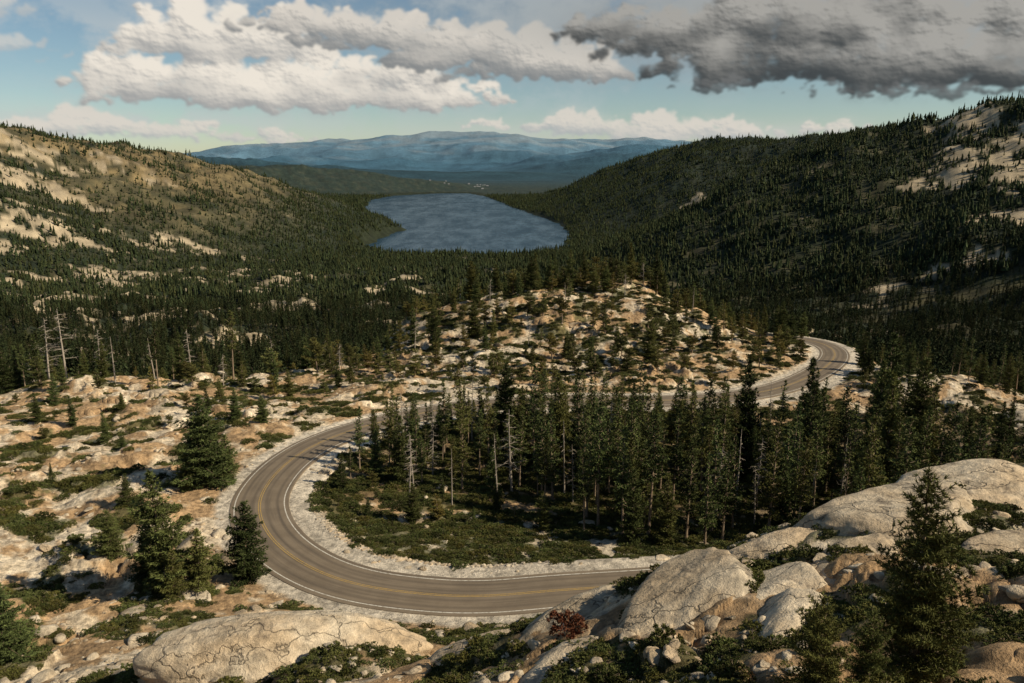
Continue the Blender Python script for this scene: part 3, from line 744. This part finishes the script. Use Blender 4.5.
# ---------------------------------------------------------------- clouds: a far self-lit sheet of cumulus, sun and shade painted into its colour
nAz,nEl=1500,330
ca=np.linspace(-.74,.74,nAz);ce=np.linspace(-.012,.26,nEl)
CA,CE=np.meshgrid(ca,ce);sa=CA.ravel();se=CE.ravel()
wa=(sa+fbm(sa*14,se*20,401,5,.6)*.022+fbm(sa*60,se*80,402,4,.6)*.0085).reshape(CA.shape)
we=(se+fbm(sa*14,se*20,403,5,.6)*.014+fbm(sa*60,se*80,404,4,.6)*.007).reshape(CA.shape)
rc=np.random.default_rng(12)
RGB=np.zeros(CA.shape+(3,));AL=np.zeros(CA.shape)
nzA=fbm(sa*45,se*60,405,5,.62).reshape(CA.shape);nzB=fbm(sa*9,se*16,406,5,.55).reshape(CA.shape);nzC=fbm(sa*150,se*180,407,3).reshape(CA.shape)
dA=ca[1]-ca[0];dE=ce[1]-ce[0]
def blur(A,k):
    k=int(k)
    for _ in range(2):
        for ax in(0,1):
            P=np.concatenate([np.repeat(np.take(A,[0],ax),k,ax),A,np.repeat(np.take(A,[-1],ax),k,ax)],ax)
            Cs=np.cumsum(P,ax);Cs=np.concatenate([np.zeros_like(np.take(Cs,[0],ax)),Cs],ax)
            n_=2*k+1
            A=(np.take(Cs,np.arange(n_,Cs.shape[ax]),ax)-np.take(Cs,np.arange(0,Cs.shape[ax]-n_),ax))/n_
    return A
def layer(clouds,npf,rs,white,shade,baseedge=.004,soft=.5,maxa=.98,grad=.9,sm=0,seed=1):
    """clouds: (az, base elevation, half width, height)"""
    global RGB,AL
    Zb=np.full(CA.shape,-1.);cov=np.full(CA.shape,-1.);hrel=np.zeros(CA.shape)
    for (az,eb,hw,hh) in clouds:
        n=int(npf*hw/.05)+12
        u=np.clip(rc.normal(size=n)*.5,-1,1)
        top=hh*np.sqrt(1-u*u*.95)*(.55+.45*np.sin(u*9+az*50)*.6+.25*rc.random(n))
        zz=eb+top*rc.random(n)**.8*.92
        rad=(hh*rs*rc.uniform(.35,1.,n)*(1-.55*np.abs(u)))*(1-.45*(zz-eb)/hh)
        for i in range(n):
            a0=az+u[i]*hw;e0=max(zz[i],eb+rad[i]*.25);r_=max(rad[i],.003)
            i0=max(0,int((a0-r_*1.3-.03-ca[0])/dA));i1=min(nAz,int((a0+r_*1.3+.03-ca[0])/dA)+1)
            j0=max(0,int((e0-r_*1.2-.02-ce[0])/dE));j1=min(nEl,int((e0+r_*1.2+.02-ce[0])/dE)+1)
            if i1<=i0 or j1<=j0:continue
            s=(slice(j0,j1),slice(i0,i1))
            d2=((wa[s]-a0)/(r_*1.25))**2+((we[s]-e0)/r_)**2
            c=1-d2
            be=sst(eb-baseedge,eb+baseedge,CE[s]+nzA[s]*.010+nzB[s]*.02)
            c=np.minimum(c,be*1.6-.4)
            zc=np.where(c>0,np.sqrt(np.maximum(1-d2,0))*r_+rc.uniform(0,.3)*hh*.5,-1)
            m=zc>Zb[s];Zb[s]=np.where(m,zc,Zb[s])
            hrel[s]=np.where(m,np.clip((CE[s]-eb)/hh,0,1),hrel[s])
            cov[s]=np.maximum(cov[s],c)
    Zq=np.where(Zb<0,0,Zb)
    Zs=blur(Zq,2+1*sm)*(.28-.08*sm)+blur(Zq,8+4*sm)*(.72+.08*sm)
    Zs=Zs+(nzA*.0020+nzC*.0003)*(1-.4*sm)+nzB*.010
    gy_,gx_=np.gradient(Zs,dE,dA)
    nx,ny,nz=-gx_,-gy_,np.ones_like(gx_)
    ln=np.sqrt(nx*nx+ny*ny+nz*nz)
    lam=(nx*.62+ny*.70+nz*.30)/ln  # sunlight on the cloud relief, computed for the vertex colour
    wide=blur(Zq,16)
    occ=np.clip(1-(np.roll(np.roll(wide,-10,0),-14,1)-wide)*30,.6,1.05)
    L_=sst(-.8,.85,lam)*occ
    L_=L_*(1-grad+grad*sst(-.15,.6,blur(hrel,6+4*sm)+nzB*.4))
    L_=np.clip(L_*1.2,0,1)[...,None]
    c=np.array(shade)+(np.array(white)-np.array(shade))*L_  # sunlit and shaded tones painted into the cloud colour
    a=sst(0.,soft,cov+nzA*.5+nzC*.12+nzB*.2)*maxa
    a=blur(a,1)
    # thin vapour fringe around the solid cloud
    halo=blur(a,8)*.45*sst(-.2,.4,nzA+nzB*.5)
    a=np.maximum(a,halo)
    RGB=RGB*(1-a[...,None])+c*a[...,None];AL=AL*(1-a)+a
def veil(az,el,ra,re,colr,amt,th=0.,sc1=1.):
    global RGB,AL
    g_=np.exp(-(((CA-az)/ra)**2+((CE-el)/re)**2))
    a=g_*sst(-.25+th,.35+th,nzB*1.0+nzA*.35)*amt
    RGB=RGB*(1-a[...,None])+np.array(colr)*a[...,None];AL=AL*(1-a)+a
veil(-.05,.17,.7,.035,(.50,.56,.58),.55,-.05)
veil(-.45,.036,.22,.014,(.52,.55,.55),.7,-.2)
veil(-.5,.13,.14,.022,(.50,.54,.55),.6,-.1)
veil(.2,.025,.35,.012,(.55,.57,.56),.6,-.2)
veil(-.15,.085,.35,.04,(.50,.55,.57),.5,0)
layer([(-.50,.020,.12,.036),(-.38,.018,.13,.024),(-.30,.014,.07,.012),(.08,.024,.08,.036),(.18,.020,.10,.036),(.26,.018,.07,.022),(.37,.020,.05,.018),(.42,.016,.05,.010),(-.02,.030,.05,.014)],34,.45,(.70,.65,.58),(.40,.43,.44),soft=.8,maxa=.92,grad=.5)
layer([(-.53,.100,.04,.022),(-.49,.092,.02,.010),(-.56,.135,.06,.03)],20,.5,(.6,.6,.57),(.42,.46,.48),soft=.9,maxa=.75)
layer([(-.345,.054,.12,.074),(-.22,.055,.13,.062),(-.43,.066,.06,.055),(-.36,.105,.08,.068),(-.10,.058,.10,.046),(-.15,.075,.10,.056),(-.29,.10,.09,.070)],44,.42,(.86,.79,.69),(.34,.345,.345),soft=.75,grad=.66)
layer([(-.06,.100,.09,.070),(.02,.085,.09,.062),(.08,.086,.07,.054),(-.15,.120,.10,.055),(-.24,.135,.08,.04)],44,.42,(.74,.68,.60),(.20,.215,.225),soft=.75,grad=.82)
veil(.28,.155,.36,.055,(.36,.37,.36),.95,-.4)
layer([(.20,.110,.10,.06),(.30,.084,.14,.09),(.42,.074,.14,.10),(.54,.070,.12,.10),(.36,.120,.2,.09),(.12,.130,.07,.05),(.62,.075,.10,.10)],48,.42,(.38,.368,.34),(.050,.057,.061),soft=.9,grad=.94,sm=.5)
layer([(.25,.074,.06,.022),(.47,.060,.08,.022),(.36,.068,.05,.014)],40,.5,(.16,.165,.165),(.050,.057,.061),soft=.9,maxa=.85,sm=.5)
fd=sst(.26,.235,CE)*sst(.74,.70,np.abs(CA));AL*=fd;RGB*=fd[...,None]
RR_=58000.
Vc=np.stack([np.sin(CA)*np.cos(CE),np.cos(CA)*np.cos(CE),np.sin(CE)],-1).reshape(-1,3)*RR_
ix=np.arange(nAz*nEl).reshape(nEl,nAz)
Fc=np.stack([ix[:-1,:-1],ix[:-1,1:],ix[1:,1:],ix[1:,:-1]],-1).reshape(-1,4)
keep=AL.ravel()[Fc].max(1)>.004;Fc=Fc[keep]
un=RGB/np.maximum(AL,.02)[...,None]
mc=bpy.data.materials.new('cloud_painted_glow');mc.use_nodes=True;t=NT(mc.node_tree)
t.n.remove(t.n['Principled BSDF'])
at=t.add('ShaderNodeAttribute',attribute_name='baked_col');ta=t.add('ShaderNodeAttribute',attribute_name='tint')
em=t.add('ShaderNodeEmission',inp={'Strength':1.});t.l.new(at.outputs['Color'],em.inputs[0])  # clouds emit their painted light and shade, scene lamps do not shade them
tr_=t.add('ShaderNodeBsdfTransparent');mx=t.add('ShaderNodeMixShader')
t.l.new(ta.outputs['Fac'],mx.inputs[0]);t.l.new(tr_.outputs[0],mx.inputs[1]);t.l.new(em.outputs[0],mx.inputs[2])
t.l.new(mx.outputs[0],t.n['Material Output'].inputs[0])
try:mc.cycles.emission_sampling='NONE'
except Exception:pass
link('sky_clouds',mesh_from('sky_clouds',Vc,Fc,[mc],tint=AL.ravel(),smooth=True,col=un.reshape(-1,3)))
# ---------------------------------------------------------------- light and sky
SUN_EL=math.radians(36);SUN_AZ=math.radians(104)
d=np.array([math.sin(SUN_AZ)*math.cos(SUN_EL),math.cos(SUN_AZ)*math.cos(SUN_EL),math.sin(SUN_EL)])
L=bpy.data.lights.new('sun','SUN');L.energy=5.0;L.angle=math.radians(.5);L.color=(1,.90,.71)
lo=bpy.data.objects.new('sun',L);bpy.context.scene.collection.objects.link(lo)
from mathutils import Vector
lo.rotation_euler=Vector(d).to_track_quat('Z','Y').to_euler();lo.location=(200,-50,300)
w=bpy.data.worlds.new('World');bpy.context.scene.world=w;w.use_nodes=True
t=NT(w.node_tree);bg=w.node_tree.nodes['Background'];bg.inputs['Strength'].default_value=.080
sky=t.add('ShaderNodeTexSky',sky_type='NISHITA',sun_disc=False,sun_elevation=SUN_EL,sun_rotation=SUN_AZ,altitude=1800,air_density=1.0,dust_density=.8,ozone_density=1.4)
t.l.new(t.mix(1.,sky.outputs[0],(.98,1.02,.94),'MULTIPLY'),bg.inputs['Color'])
# ---------------------------------------------------------------- camera
cam=bpy.data.cameras.new('camera');cam.sensor_width=36;cam.lens=28.125;cam.clip_start=.1;cam.clip_end=120000
co=bpy.data.objects.new('camera',cam);bpy.context.scene.collection.objects.link(co)
co.location=(0,0,0);co.rotation_euler=(math.radians(90-13.1),0,0)
sc_=bpy.context.scene;sc_.camera=co
sc_.view_settings.view_transform='Standard';sc_.view_settings.look='None';sc_.view_settings.exposure=0
print('done',time.time()-T0)
